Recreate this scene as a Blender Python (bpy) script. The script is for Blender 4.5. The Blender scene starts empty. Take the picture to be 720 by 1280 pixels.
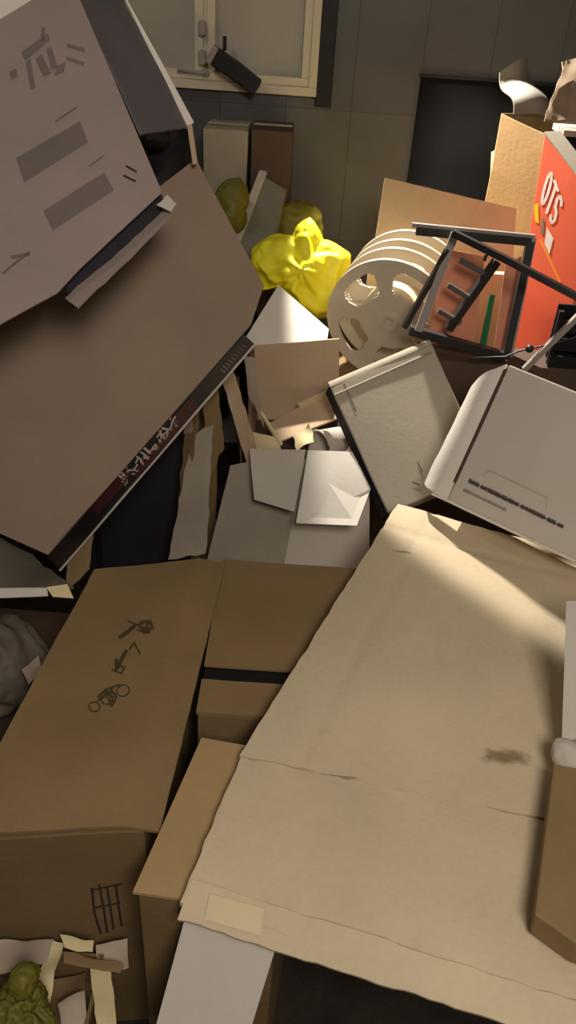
import bpy, bmesh, math, random
from mathutils import Vector, Matrix, noise
from mathutils.bvhtree import BVHTree

sc = bpy.context.scene
COL = sc.collection
V = Vector

# ------------------------------------------------------------------ camera
FPX = 1004.0
CAM = V((0.0, 0.0, 1.65))
PITCH, ROLL = math.radians(34.0), math.radians(4.0)
RM = (Matrix.Rotation(math.pi / 2 - PITCH, 3, 'X') @ Matrix.Rotation(ROLL, 3, 'Z'))
cd = bpy.data.cameras.new('camera')
cam = bpy.data.objects.new('camera', cd)
COL.objects.link(cam)
cam.location = CAM
cam.rotation_euler = RM.to_euler()
cd.sensor_fit = 'VERTICAL'
cd.sensor_height = 24.0
cd.sensor_width = 13.5
cd.lens = FPX / 1280.0 * 24.0
cd.clip_start = 0.02
sc.camera = cam


def ray(u, v):
    return RM @ V(((u - 360.0) / FPX, (640.0 - v) / FPX, -1.0))


def P(u, v, Y):
    d = ray(u, v)
    return CAM + d * (Y / d.y)


def ZP(u, v, z):
    d = ray(u, v)
    return CAM + d * ((z - CAM.z) / d.z)


def plane(a, b, c):
    n = (b - a).cross(c - a).normalized()
    if n.dot(CAM - a) < 0:
        n = -n
    return (a.copy(), n)


def on(pl, u, v):
    d = ray(u, v)
    return CAM + d * ((pl[0] - CAM).dot(pl[1]) / d.dot(pl[1]))


def srgb(r, g, b):
    f = lambda c: c / 12.92 if c <= 0.04045 else ((c + 0.055) / 1.055) ** 2.4
    return (f(r / 255.0), f(g / 255.0), f(b / 255.0), 1.0)


# --------------------------------------------------------------- materials
def newmat(name):
    m = bpy.data.materials.new(name)
    m.use_nodes = True
    nt = m.node_tree
    return m, nt, nt.nodes['Principled BSDF']


def mul(c, k):
    return (min(1, c[0] * k), min(1, c[1] * k), min(1, c[2] * k), 1.0)


def mat(name, col, rough=0.8, var=0.12, scale=5.0, bump=0.15, fine=90.0, metal=0.0, spec=0.3,
        rib=None, stains=(), sheen=None, trans=0.0):
    """Procedural surface: blotchy large variation, fine grain, optional corrugation ribs and shaped stains."""
    m, nt, bs = newmat(name)
    N, L = nt.nodes.new, nt.links.new
    tc = N('ShaderNodeTexCoord')
    n1 = N('ShaderNodeTexNoise'); n1.inputs['Scale'].default_value = scale; n1.inputs['Detail'].default_value = 5
    n2 = N('ShaderNodeTexNoise'); n2.inputs['Scale'].default_value = fine; n2.inputs['Detail'].default_value = 3
    L(tc.outputs['Object'], n1.inputs['Vector']); L(tc.outputs['Object'], n2.inputs['Vector'])
    add = N('ShaderNodeMath'); add.operation = 'MULTIPLY_ADD'
    add.inputs[1].default_value = 0.3
    L(n2.outputs['Fac'], add.inputs[0]); L(n1.outputs['Fac'], add.inputs[2])
    cr = N('ShaderNodeValToRGB')
    cr.color_ramp.elements[0].position = 0.42; cr.color_ramp.elements[1].position = 0.88
    cr.color_ramp.elements[0].color = mul(col, 1 - var); cr.color_ramp.elements[1].color = mul(col, 1 + var)
    L(add.outputs[0], cr.inputs[0])
    colour = cr.outputs['Color']
    height = n2.outputs['Fac']
    if rib:
        d = N('ShaderNodeVectorMath'); d.operation = 'DOT_PRODUCT'
        d.inputs[1].default_value = rib[0]
        L(tc.outputs['Object'], d.inputs[0])
        s0 = N('ShaderNodeMath'); s0.operation = 'MULTIPLY'; s0.inputs[1].default_value = 2 * math.pi / rib[1]
        L(d.outputs['Value'], s0.inputs[0])
        s1 = N('ShaderNodeMath'); s1.operation = 'SINE'; L(s0.outputs[0], s1.inputs[0])
        s2 = N('ShaderNodeMath'); s2.operation = 'MULTIPLY_ADD'; s2.inputs[1].default_value = rib[2]
        L(s1.outputs[0], s2.inputs[0]); L(n2.outputs['Fac'], s2.inputs[2])
        height = s2.outputs[0]
    for (c, r, scol, amt) in stains:
        sub = N('ShaderNodeVectorMath'); sub.operation = 'SUBTRACT'; sub.inputs[1].default_value = c
        L(tc.outputs['Object'], sub.inputs[0])
        dv = N('ShaderNodeVectorMath'); dv.operation = 'DIVIDE'; dv.inputs[1].default_value = r
        L(sub.outputs[0], dv.inputs[0])
        ln = N('ShaderNodeVectorMath'); ln.operation = 'LENGTH'; L(dv.outputs[0], ln.inputs[0])
        n3 = N('ShaderNodeTexNoise'); n3.inputs['Scale'].default_value = 70; n3.inputs['Detail'].default_value = 3
        L(tc.outputs['Object'], n3.inputs['Vector'])
        ad = N('ShaderNodeMath'); ad.operation = 'ADD'; L(ln.outputs['Value'], ad.inputs[0]); L(n3.outputs['Fac'], ad.inputs[1])
        mr = N('ShaderNodeMapRange'); mr.interpolation_type = 'SMOOTHSTEP'
        mr.inputs['From Min'].default_value = 0.75; mr.inputs['From Max'].default_value = 1.5
        mr.inputs['To Min'].default_value = amt; mr.inputs['To Max'].default_value = 0
        L(ad.outputs[0], mr.inputs['Value'])
        mx = N('ShaderNodeMix'); mx.data_type = 'RGBA'
        L(mr.outputs['Result'], mx.inputs['Factor']); L(colour, mx.inputs['A']); mx.inputs['B'].default_value = scol
        colour = mx.outputs['Result']
    L(colour, bs.inputs['Base Color'])
    bp = N('ShaderNodeBump'); bp.inputs['Strength'].default_value = bump; bp.inputs['Distance'].default_value = 0.004
    L(height, bp.inputs['Height']); L(bp.outputs['Normal'], bs.inputs['Normal'])
    bs.inputs['Roughness'].default_value = rough
    bs.inputs['Metallic'].default_value = metal
    bs.inputs['Specular IOR Level'].default_value = spec
    if trans:
        bs.inputs['Transmission Weight'].default_value = trans
    return m


def tile_mat():
    m, nt, bs = newmat('dark_wall_tile')
    N, L = nt.nodes.new, nt.links.new
    tc = N('ShaderNodeTexCoord')
    mp = N('ShaderNodeMapping'); mp.inputs['Rotation'].default_value = (math.pi / 2, 0, 0)
    mp.inputs['Location'].default_value = (0.09, 0.02, 0)
    L(tc.outputs['Object'], mp.inputs['Vector'])
    sx = N('ShaderNodeSeparateXYZ'); L(tc.outputs['Object'], sx.inputs[0])
    cx = N('ShaderNodeCombineXYZ'); L(sx.outputs['X'], cx.inputs['X']); L(sx.outputs['Z'], cx.inputs['Y'])
    of = N('ShaderNodeVectorMath'); of.operation = 'ADD'; of.inputs[1].default_value = (0.11, 0.125, 0)
    L(cx.outputs[0], of.inputs[0])
    br = N('ShaderNodeTexBrick')
    br.offset = 0.0
    br.inputs['Scale'].default_value = 1.0
    br.inputs['Brick Width'].default_value = 0.235
    br.inputs['Row Height'].default_value = 0.455
    br.inputs['Mortar Size'].default_value = 0.0022
    br.inputs['Mortar Smooth'].default_value = 0.3
    br.inputs['Color1'].default_value = srgb(90, 88, 86)
    br.inputs['Color2'].default_value = srgb(98, 96, 93)
    br.inputs['Mortar'].default_value = srgb(70, 67, 63)
    L(of.outputs[0], br.inputs['Vector'])
    n1 = N('ShaderNodeTexNoise'); n1.inputs['Scale'].default_value = 4; n1.inputs['Detail'].default_value = 6
    L(tc.outputs['Object'], n1.inputs['Vector'])
    mx = N('ShaderNodeMix'); mx.data_type = 'RGBA'; mx.blend_type = 'MULTIPLY'
    mx.inputs['Factor'].default_value = 0.55
    L(br.outputs['Color'], mx.inputs['A']); L(n1.outputs['Color'], mx.inputs['B'])
    rr = N('ShaderNodeValToRGB')
    rr.color_ramp.elements[0].position = 0.3; rr.color_ramp.elements[0].color = (0.45, 0.45, 0.44, 1)
    rr.color_ramp.elements[1].position = 0.7; rr.color_ramp.elements[1].color = (1, 1, 1, 1)
    L(n1.outputs['Fac'], rr.inputs[0]); L(rr.outputs['Color'], mx.inputs['B'])
    L(mx.outputs['Result'], bs.inputs['Base Color'])
    bs.inputs['Roughness'].default_value = 0.45
    bp = N('ShaderNodeBump'); bp.inputs['Strength'].default_value = 0.2; bp.inputs['Distance'].default_value = 0.003
    iv = N('ShaderNodeMath'); iv.operation = 'SUBTRACT'; iv.inputs[0].default_value = 1
    L(br.outputs['Fac'], iv.inputs[1]); L(iv.outputs[0], bp.inputs['Height']); L(bp.outputs['Normal'], bs.inputs['Normal'])
    return m


# ----------------------------------------------------------------- objects
ORG = {}


def thing(name, label, cat, loc, group=None):
    o = bpy.data.objects.new(name, None)
    COL.objects.link(o)
    o.empty_display_size = 0.05
    o.location = loc
    o['label'] = label
    o['category'] = cat
    if group:
        o['group'] = group
    ORG[o] = V(loc)
    return o


def obj(name, verts, faces, m, parent=None, smooth=False, bevel=0.0, label=None):
    org = ORG.get(parent, V((0, 0, 0))) if parent else V((0, 0, 0))
    me = bpy.data.meshes.new(name)
    me.from_pydata([tuple(V(v) - org) for v in verts], [], faces)
    bm = bmesh.new(); bm.from_mesh(me)
    bmesh.ops.recalc_face_normals(bm, faces=bm.faces)
    bm.to_mesh(me); bm.free()
    o = bpy.data.objects.new(name, me)
    COL.objects.link(o)
    me.materials.append(m)
    if smooth:
        for p in me.polygons:
            p.use_smooth = True
    if bevel:
        b = o.modifiers.new('bevel', 'BEVEL')
        b.width = bevel; b.segments = 2; b.limit_method = 'ANGLE'; b.angle_limit = math.radians(40)
    if parent:
        o.parent = parent
        ORG[o] = org
    if label:
        o['label'] = label
    return o


def tag(o, label, cat, group=None):
    o['label'] = label
    o['category'] = cat
    if group:
        o['group'] = group
    return o


def single(name, label, cat, builder, group=None):
    o = builder(name)
    return tag(o, label, cat, group)


def recentre(o):
    """Move the origin of a one-mesh thing to its base."""
    me = o.data
    lo = V((1e9,) * 3); hi = V((-1e9,) * 3)
    for v in me.vertices:
        for i in range(3):
            lo[i] = min(lo[i], v.co[i]); hi[i] = max(hi[i], v.co[i])
    c = V(((lo.x + hi.x) / 2, (lo.y + hi.y) / 2, lo.z))
    for v in me.vertices:
        v.co -= c
    o.location = c
    ORG[o] = c
    return o


def prism(name, poly, ext, m, parent=None, bevel=0.0, label=None):
    n = len(poly)
    vs = list(poly) + [p + ext for p in poly]
    fs = [list(range(n)), list(range(2 * n - 1, n - 1, -1))]
    for i in range(n):
        j = (i + 1) % n
        fs.append([i, i + n, j + n, j])
    return obj(name, vs, fs, m, parent, bevel=bevel, label=label)


def hexa(name, q, ext, m, parent=None, n=(8, 8, 4), amp=0.0025, bevel=0.002, seed=0, label=None, freq=5.0):
    """Closed carton body: front quad q (a,b,c,d) pushed along ext; ext may be one vector or four."""
    ex = ext if isinstance(ext, (list, tuple)) else [ext] * 4
    nu, nv, nw = n
    idx, vs, fs = {}, [], []

    def vert(i, j, k):
        key = (i, j, k)
        if key not in idx:
            a, b, c = i / nu, j / nv, k / nw
            f = (q[0] * (1 - a) * (1 - b) + q[1] * a * (1 - b) + q[2] * a * b + q[3] * (1 - a) * b)
            e = (ex[0] * (1 - a) * (1 - b) + ex[1] * a * (1 - b) + ex[2] * a * b + ex[3] * (1 - a) * b)
            p = f + e * c
            p = p + noise.noise_vector(p * freq + V((seed * 7.3, seed, 0))) * amp * 2
            idx[key] = len(vs); vs.append(p)
        return idx[key]
    for k in (0, nw):
        for i in range(nu):
            for j in range(nv):
                fs.append([vert(i, j, k), vert(i + 1, j, k), vert(i + 1, j + 1, k), vert(i, j + 1, k)])
    for j in (0, nv):
        for i in range(nu):
            for k in range(nw):
                fs.append([vert(i, j, k), vert(i + 1, j, k), vert(i + 1, j, k + 1), vert(i, j, k + 1)])
    for i in (0, nu):
        for j in range(nv):
            for k in range(nw):
                fs.append([vert(i, j, k), vert(i, j + 1, k), vert(i, j + 1, k + 1), vert(i, j, k + 1)])
    return obj(name, vs, fs, m, parent, bevel=bevel, label=label)


def sheet(name, q, m, parent=None, t=0.004, nu=14, nv=14, bow=None, amp=0.002, freq=6.0, seed=0, edge=0.0,
          smooth=True, label=None, crease=None):
    """Board or flap: bilinear quad with thickness, a bow function along its normal, ripples and ragged edges."""
    a, b, c, d = q
    n0 = (b - a).cross(d - a)
    n0 = n0.normalized()
    if n0.dot(CAM - a) < 0:
        n0 = -n0
    vs, fs = [], []
    top = {}
    for i in range(nu + 1):
        for j in range(nv + 1):
            s, r = i / nu, j / nv
            p = a * (1 - s) * (1 - r) + b * s * (1 - r) + c * s * r + d * (1 - s) * r
            h = amp * noise.noise(p * freq + V((seed * 3.1, 0, seed))) * 2
            if bow:
                h += bow(s, r)
            if edge and (i in (0, nu) or j in (0, nv)):
                p = p + noise.noise_vector(p * 38 + V((seed, 5, 1))) * edge
            p = p + n0 * h
            top[i, j] = len(vs); vs.append(p)
    m0 = len(vs)
    for k in range(m0):
        vs.append(vs[k] - n0 * t)
    for i in range(nu):
        for j in range(nv):
            f = [top[i, j], top[i + 1, j], top[i + 1, j + 1], top[i, j + 1]]
            fs.append(f); fs.append([x + m0 for x in reversed(f)])
    for i in range(nu):
        for j in (0, nv):
            fs.append([top[i, j], top[i + 1, j], top[i + 1, j] + m0, top[i, j] + m0])
    for j in range(nv):
        for i in (0, nu):
            fs.append([top[i, j], top[i, j + 1], top[i, j + 1] + m0, top[i, j] + m0])
    o = obj(name, vs, fs, m, parent, label=label)
    if smooth:
        for p in o.data.polygons:
            p.use_smooth = True
        e = o.modifiers.new('sharp', 'EDGE_SPLIT'); e.split_angle = math.radians(40)
    return o


def bar(name, pts, w, m, parent=None, h=None, label=None, bevel=0.0008, round_=False, smooth=False):
    """A bar or tube along a polyline."""
    h = h or w
    k = 10 if round_ else 4
    vs, fs = [], []
    n = len(pts)
    for i, p in enumerate(pts):
        d = (pts[min(i + 1, n - 1)] - pts[max(i - 1, 0)]).normalized()
        up = V((0, 0, 1)) if abs(d.z) < 0.95 else V((0, 1, 0))
        x = d.cross(up).normalized(); y = x.cross(d).normalized()
        for a in range(k):
            if round_:
                t = 2 * math.pi * a / k
                vs.append(p + x * math.cos(t) * w / 2 + y * math.sin(t) * w / 2)
            else:
                sx, sy = ((-1, -1), (1, -1), (1, 1), (-1, 1))[a]
                vs.append(p + x * sx * w / 2 + y * sy * h / 2)
    for i in range(n - 1):
        for a in range(k):
            b = (a + 1) % k
            fs.append([i * k + a, i * k + b, (i + 1) * k + b, (i + 1) * k + a])
    fs.append(list(range(k))); fs.append([(n - 1) * k + a for a in range(k)])
    return obj(name, vs, fs, m, parent, bevel=0 if round_ else bevel, label=label, smooth=round_ or smooth)


def bvh_of(o):
    org = ORG.get(o, V((0, 0, 0)))
    if o.parent is None and o not in ORG:
        org = V((0, 0, 0))
    me = o.data
    return BVHTree.FromPolygons([v.co + org for v in me.vertices], [tuple(p.vertices) for p in me.polygons])


def proj(bv, u, v, lift=0.0012):
    d = ray(u, v).normalized()
    h, n, i, dist = bv.ray_cast(CAM, d)
    if h is None:
        return None
    if n.dot(d) > 0:
        n = -n
    return h + n * lift


def print_quads(name, target, quads, m, parent, n=6, lift=0.0012):
    """Printing lying on the real surface of target: each quad is given as four picture points."""
    bv = bvh_of(target)
    vs, fs = [], []
    for q in quads:
        base = len(vs); ok = True; tmp = []
        for i in range(n + 1):
            for j in range(n + 1):
                s, r = i / n, j / n
                u = q[0][0] * (1 - s) * (1 - r) + q[1][0] * s * (1 - r) + q[2][0] * s * r + q[3][0] * (1 - s) * r
                v = q[0][1] * (1 - s) * (1 - r) + q[1][1] * s * (1 - r) + q[2][1] * s * r + q[3][1] * (1 - s) * r
                p = proj(bv, u, v, lift)
                if p is None:
                    ok = False; break
                tmp.append(p)
            if not ok:
                break
        if not ok:
            continue
        vs += tmp
        for i in range(n):
            for j in range(n):
                fs.append([base + i * (n + 1) + j, base + (i + 1) * (n + 1) + j, base + (i + 1) * (n + 1) + j + 1, base + i * (n + 1) + j + 1])
    if vs:
        return obj(name, vs, fs, m, parent)


def strokes(name, target, lines, m, parent, w=3.0):
    quads = []
    for ln in lines:
        ww = w
        if isinstance(ln[0], (int, float)):
            ww = ln[0]; ln = ln[1]
        for i in range(len(ln) - 1):
            a, b = ln[i], ln[i + 1]
            dx, dy = b[0] - a[0], b[1] - a[1]
            l = math.hypot(dx, dy) or 1
            ox, oy = -dy / l * ww / 2, dx / l * ww / 2
            ex, ey = dx / l * ww * 0.3, dy / l * ww * 0.3
            quads.append([(a[0] + ox - ex, a[1] + oy - ey), (b[0] + ox + ex, b[1] + oy + ey), (b[0] - ox + ex, b[1] - oy + ey), (a[0] - ox - ex, a[1] - oy - ey)])
    return print_quads(name, target, quads, m, parent, n=2)


def ell(cx, cy, rx, ry, rot=0.0, n=14, a0=0.0, a1=2 * math.pi):
    out = []
    for i in range(n + 1):
        t = a0 + (a1 - a0) * i / n
        x, y = rx * math.cos(t), ry * math.sin(t)
        out.append((cx + x * math.cos(rot) - y * math.sin(rot), cy + x * math.sin(rot) + y * math.cos(rot)))
    return out


def blob(name, outline, ctr, Y, depth, m, parent=None, seed=0, amp=0.12, freq=9.0, sub=5, folds=0.0, fine=1.0):
    """Crumpled bag or wad: its outline measured at distance Y, its own depth, ridged folds."""
    c = P(ctr[0], ctr[1], Y)
    fwd = (c - CAM).normalized()
    rt = (RM @ V((1, 0, 0))); up = rt.cross(fwd).normalized(); rt = fwd.cross(up).normalized()
    dist = (c - CAM).length
    angs = []
    for (u, v) in outline:
        angs.append((math.atan2(-(v - ctr[1]), u - ctr[0]), math.hypot(u - ctr[0], v - ctr[1]) / FPX * dist * 0.97))
    angs.sort()
    angs = [(angs[-1][0] - 2 * math.pi, angs[-1][1])] + angs + [(angs[0][0] + 2 * math.pi, angs[0][1])]

    def R(t):
        for i in range(len(angs) - 1):
            if angs[i][0] <= t <= angs[i + 1][0]:
                f = (t - angs[i][0]) / max(1e-6, angs[i + 1][0] - angs[i][0])
                return angs[i][1] * (1 - f) + angs[i + 1][1] * f
        return angs[0][1]
    bm = bmesh.new()
    bmesh.ops.create_icosphere(bm, subdivisions=sub, radius=1.0)
    vs = []
    for v in bm.verts:
        x, y, z = v.co
        r = R(math.atan2(y, x))
        q = V((x, y, z))
        rn = abs(noise.noise(q * freq * 0.35 + V((seed, seed * 2, 0))))
        rn2 = abs(noise.noise(q * freq * 0.9 + V((seed * 5, 0, 3))))
        k = 1.0 + amp * (0.9 - 2.6 * rn) * 0.7 + amp * 0.45 * fine * (0.4 - 1.6 * rn2)
        if folds:
            k += folds * math.sin(6 * math.atan2(y, x) + 5 * noise.noise(q * 2 + V((seed, 0, 0)))) * abs(z)
        kk = k if z < 0 else k
        rim = 1 - abs(z)
        ks = 1 + (k - 1) * (0.35 + 0.65 * (1 - rim))
        p = c + rt * (x * r * ks) + up * (y * r * ks) - fwd * (z * depth * kk)
        vs.append(p)
    fs = [[w.index for w in f.verts] for f in bm.faces]
    bm.free()
    return obj(name, vs, fs, m, parent, smooth=True)


def box_at(name, lo, hi, m, parent=None, amp=0.0, rz=0.0, bevel=0.003, seed=0, n=(5, 5, 5)):
    c = V(((lo[0] + hi[0]) / 2, (lo[1] + hi[1]) / 2, 0))
    R = Matrix.Rotation(rz, 3, 'Z')

    def g(x, y, z):
        p = V((x, y, z)) - c
        return R @ p + c
    q = [g(lo[0], lo[1], hi[2]), g(hi[0], lo[1], hi[2]), g(hi[0], lo[1], lo[2]), g(lo[0], lo[1], lo[2])]
    ext = g(lo[0], hi[1], 0) - g(lo[0], lo[1], 0)
    return hexa(name, q, ext, m, parent, n=n, amp=amp, bevel=bevel, seed=seed)


def struct(o):
    o['kind'] = 'structure'
    return o


# ------------------------------------------------------------ the materials
TAN = mat('tan_cardboard', srgb(198, 174, 134), var=0.10, rib=((0.25, 1, 0), 0.008, 0.12), bump=0.12)
BROWN = mat('brown_cardboard', srgb(142, 117, 80), var=0.12, rib=((0.1, 1, 0), 0.009, 0.07), bump=0.14)
BROWND = mat('deep_brown_cardboard', srgb(128, 104, 70), var=0.14, bump=0.16)
MAUVE = mat('pinkish_brown_cardboard', srgb(152, 135, 127), var=0.08, bump=0.1)
UMBER = mat('umber_cardboard', srgb(148, 126, 107), var=0.09, bump=0.1)
PINKTAN = mat('pinkish_tan_cardboard', srgb(198, 170, 138), var=0.09, bump=0.1)
WHITEB = mat('white_board', srgb(226, 218, 204), var=0.05, bump=0.08)
GREYB = mat('pale_grey_board', srgb(196, 186, 172), var=0.05, bump=0.08)
SHADEB = mat('shade_darkened_board', srgb(104, 99, 100), var=0.08, bump=0.08)  # darkened for the shade on the side flap
DUSTB = mat('dusty_grey_board', srgb(158, 146, 128), var=0.1, bump=0.1)
BEIGE = mat('grey_beige_board', srgb(170, 160, 140), var=0.06, bump=0.08)
PLASTIC = mat('grey_beige_plastic', srgb(196, 184, 160), var=0.04, rough=0.45, bump=0.02, spec=0.45)
REELW = mat('cream_film', srgb(222, 208, 172), var=0.06, rough=0.5, bump=0.06)
YELLOW = mat('yellow_plastic_film', srgb(238, 228, 30), var=0.06, rough=0.55, bump=0.1, spec=0.5)
OLIVE = mat('olive_yellow_film', srgb(108, 102, 34), var=0.15, rough=0.5, bump=0.1)
ORANGE = mat('orange_print', srgb(234, 106, 74), var=0.04, rough=0.5, bump=0.04)
BLACKM = mat('black_painted_metal', srgb(34, 30, 30), var=0.15, rough=0.45, bump=0.03, spec=0.5)
RUNGM = mat('dark_grey_painted_metal', srgb(88, 80, 76), var=0.1, rough=0.5, bump=0.03)
GREYM = mat('pale_grey_painted_metal', srgb(150, 140, 132), var=0.08, rough=0.45, bump=0.03, spec=0.5)
BLACKP = mat('black_plastic', srgb(28, 27, 28), var=0.2, rough=0.5, bump=0.06)
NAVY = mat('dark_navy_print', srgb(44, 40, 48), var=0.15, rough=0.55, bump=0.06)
MAROON = mat('dark_maroon_print', srgb(96, 44, 52), var=0.2, rough=0.5, bump=0.05)
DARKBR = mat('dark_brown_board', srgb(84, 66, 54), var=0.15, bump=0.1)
INK = mat('faded_grey_ink', srgb(116, 103, 99), var=0.12, bump=0.05)
INKD = mat('dark_ink', srgb(58, 48, 40), var=0.2, bump=0.05)
INKB = mat('greenish_black_ink', srgb(80, 68, 42), var=0.3, bump=0.05)
INKT = mat('brown_ink', srgb(120, 101, 90), var=0.2, bump=0.05)
WHITEINK = mat('white_ink', srgb(238, 226, 214), var=0.04, bump=0.02)
KRAFT = mat('kraft_cardboard', srgb(176, 146, 102), var=0.1, bump=0.12)
TAPE = mat('clear_tape', srgb(224, 206, 168), var=0.06, rough=0.18, bump=0.3, fine=30, spec=0.7)
FOIL = mat('grey_plastic_film', srgb(116, 108, 96), var=0.2, rough=0.3, bump=0.2, fine=25, spec=0.6)
GREEN = mat('green_plastic', srgb(22, 106, 62), var=0.1, rough=0.4, bump=0.03)
PINK = mat('pink_orange_folder', srgb(214, 138, 104), var=0.06, rough=0.6, bump=0.05)
PAPER = mat('cream_paper', srgb(226, 208, 160), var=0.07, bump=0.1)
PAPERP = mat('greyish_paper', srgb(188, 170, 150), var=0.08, bump=0.1)
SLATE = mat('dark_slate_panel', srgb(30, 29, 29), var=0.15, rough=0.95, spec=0.02, bump=0.08)
FRAME = mat('cream_window_paint', srgb(206, 196, 170), var=0.06, rough=0.45, bump=0.05)
PANE = mat('dusty_frosted_glass', srgb(186, 180, 164), var=0.12, scale=3, rough=0.35, bump=0.05, trans=0.25)
GREYSLAB = mat('grey_slab', srgb(120, 116, 106), var=0.08, bump=0.05)

# ------------------------------------------------------------------ setting
WY = 3.2
XL, XR, YB, H = -1.9, 1.9, -1.6, 2.6
floor_m = mat('dark_brown_floor', srgb(50, 41, 34), var=0.4, scale=9, rough=0.6, bump=0.2)
plaster = mat('grey_plaster', srgb(150, 142, 130), var=0.06, rough=0.9)
struct(box_at('floor', (XL, YB, -0.06), (XR, WY + 0.12, 0), floor_m, bevel=0))
struct(box_at('ceiling', (XL, YB, H), (XR, WY + 0.12, H + 0.06), plaster, bevel=0))
struct(box_at('wall_left', (XL - 0.08, YB, 0), (XL, WY + 0.12, H), plaster, bevel=0))
struct(box_at('wall_right', (XR, YB, 0), (XR + 0.08, WY + 0.12, H), plaster, bevel=0))
struct(box_at('wall_front', (XL, YB - 0.08, 0), (XR, YB, H), plaster, bevel=0))

# tiled back wall around the window opening
wb = P(395, 120, WY)          # lower right corner of the window
wx1 = wb.x; wz0 = wb.z
wx0 = P(120, 90, WY).x; wz1 = wz0 + 0.95
vs, fs = [], []


def addbox(lo, hi):
    b = len(vs)
    for z in (lo[2], hi[2]):
        for (x, y) in ((lo[0], lo[1]), (hi[0], lo[1]), (hi[0], hi[1]), (lo[0], hi[1])):
            vs.append(V((x, y, z)))
    for f in ([0, 1, 2, 3], [4, 5, 6, 7], [0, 1, 5, 4], [1, 2, 6, 5], [2, 3, 7, 6], [3, 0, 4, 7]):
        fs.append([b + i for i in f])


addbox((XL, WY, 0), (XR, WY + 0.12, wz0)); addbox((XL, WY, wz1), (XR, WY + 0.12, H))
addbox((XL, WY, wz0), (wx0, WY + 0.12, wz1)); addbox((wx1, WY, wz0), (XR, WY + 0.12, wz1))
struct(obj('wall_back', vs, fs, tile_mat()))

# window: outer frame, two sashes, panes, latch
win = bpy.data.objects.new('window_1', None); COL.objects.link(win)
win.location = (wx0, WY, wz0); win['kind'] = 'structure'; ORG[win] = V(win.location)


def rect_frame(name, x0, x1, z0, z1, y, t, d, m, parent):
    global vs, fs
    vs, fs = [], []
    addbox((x0, y, z0), (x1, y + d, z0 + t)); addbox((x0, y, z1 - t), (x1, y + d, z1))
    addbox((x0, y, z0 + t), (x0 + t, y + d, z1 - t)); addbox((x1 - t, y, z0 + t), (x1, y + d, z1 - t))
    return obj(name, vs, fs, m, parent, bevel=0.002)


rect_frame('window_frame', wx0, wx1, wz0, wz1, WY - 0.035, 0.028, 0.09, FRAME, win)
mxp = P(257, 60, WY).x
g1 = rect_frame('sash', wx0 + 0.028, mxp - 0.006, wz0 + 0.028, wz1 - 0.028, WY - 0.02, 0.03, 0.04, FRAME, win)
g2 = rect_frame('sash', mxp + 0.008, wx1 - 0.028, wz0 + 0.028, wz1 - 0.028, WY - 0.028, 0.028, 0.04, FRAME, win)
for (x0, x1, par) in ((wx0 + 0.05, mxp - 0.03, g1), (mxp + 0.03, wx1 - 0.05, g2)):
    vs, fs = [], []
    addbox((x0, WY + 0.0, wz0 + 0.05), (x1, WY + 0.006, wz1 - 0.05))
    obj('pane', vs, fs, PANE, par)
vs, fs = [], []
addbox((mxp - 0.006, WY - 0.015, wz0 + 0.028), (mxp + 0.008, WY + 0.03, wz1 - 0.028))
obj('mullion', vs, fs, FRAME, win, bevel=0.002)
for vv in (35, 72):
    p = P(253, vv, WY - 0.04)
    vs, fs = [], []
    addbox((p.x - 0.012, WY - 0.052, p.z - 0.022), (p.x + 0.012, WY - 0.028, p.z + 0.022))
    obj('hinge', vs, fs, GREYM, win, bevel=0.003)
p0, p1 = P(222, 88, WY - 0.05), P(262, 92, WY - 0.06)
bar('latch', [p0, p1], 0.012, GREYM, win, round_=True)
# dark casing at the right of the window
vs, fs = [], []
addbox((wx1 - 0.002, WY - 0.03, wz0 - 0.03), (wx1 + 0.055, WY, wz1 + 0.03))
struct(obj('trim_1', vs, fs, BLACKP, bevel=0.003))

# dark panel set on the wall
a, b = P(527, 96, WY - 0.02), P(645, 98, WY - 0.02)
pn = thing('wall_panel', 'dark slate rectangular panel on the tiled wall behind the tan boxes', 'panel', (a.x, WY - 0.02, 0.75))
vs, fs = [], []
addbox((a.x, WY - 0.022, 0.0), (b.x + 0.25, WY - 0.0005, a.z))
obj('panel_board', vs, fs, SLATE, pn, bevel=0.003)
vs, fs = [], []
addbox((a.x - 0.006, WY - 0.026, a.z), (b.x + 0.256, WY - 0.0005, a.z + 0.008))
obj('panel_edge', vs, fs, BLACKP, pn)

# black case leaning on the window sill
ca, cb = P(268, 70, WY - 0.09), P(322, 110, WY - 0.09)
bc = thing('black_case', 'long black case with a grey end leaning on the window ledge', 'case', cb)
bar('case_body', [ca, ca.lerp(cb, 0.5) + V((0, -0.004, 0.004)), cb], 0.055, BLACKP, bc, h=0.055, bevel=0.006)
bar('end_cap', [ca - (cb - ca) * 0.10, ca + (cb - ca) * 0.02], 0.058, GREYM, bc, h=0.058, bevel=0.005)
bar('strap', [P(281, 62, WY - 0.07), P(281, 46, WY - 0.05)], 0.012, BLACKP, bc)

# ------------------------------------------------------------- back left pile
def carton_simple(name, label, lo, hi, m, rz=0, flaps=True, seed=0, tape=True, amp=0.002, cat='carton', group=None, tm=None):
    t = thing(name, label, cat, ((lo[0] + hi[0]) / 2, (lo[1] + hi[1]) / 2, lo[2]), group)
    box_at('body', lo, hi, m, t, rz=rz, amp=amp, seed=seed)
    if tape:
        cx, cy = (lo[0] + hi[0]) / 2, (lo[1] + hi[1]) / 2
        R = Matrix.Rotation(rz, 3, 'Z')
        w = (hi[0] - lo[0]) / 2 - 0.004
        q = [V((cx, cy, hi[2] + 0.0035)) + R @ V(d) for d in ((-w, -0.022, 0), (w, -0.022, 0), (w, 0.022, 0), (-w, 0.022, 0))]
        sheet('tape', q, tm or TAPE, t, t=0.001, amp=0, nu=4, nv=2)
    return t


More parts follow.
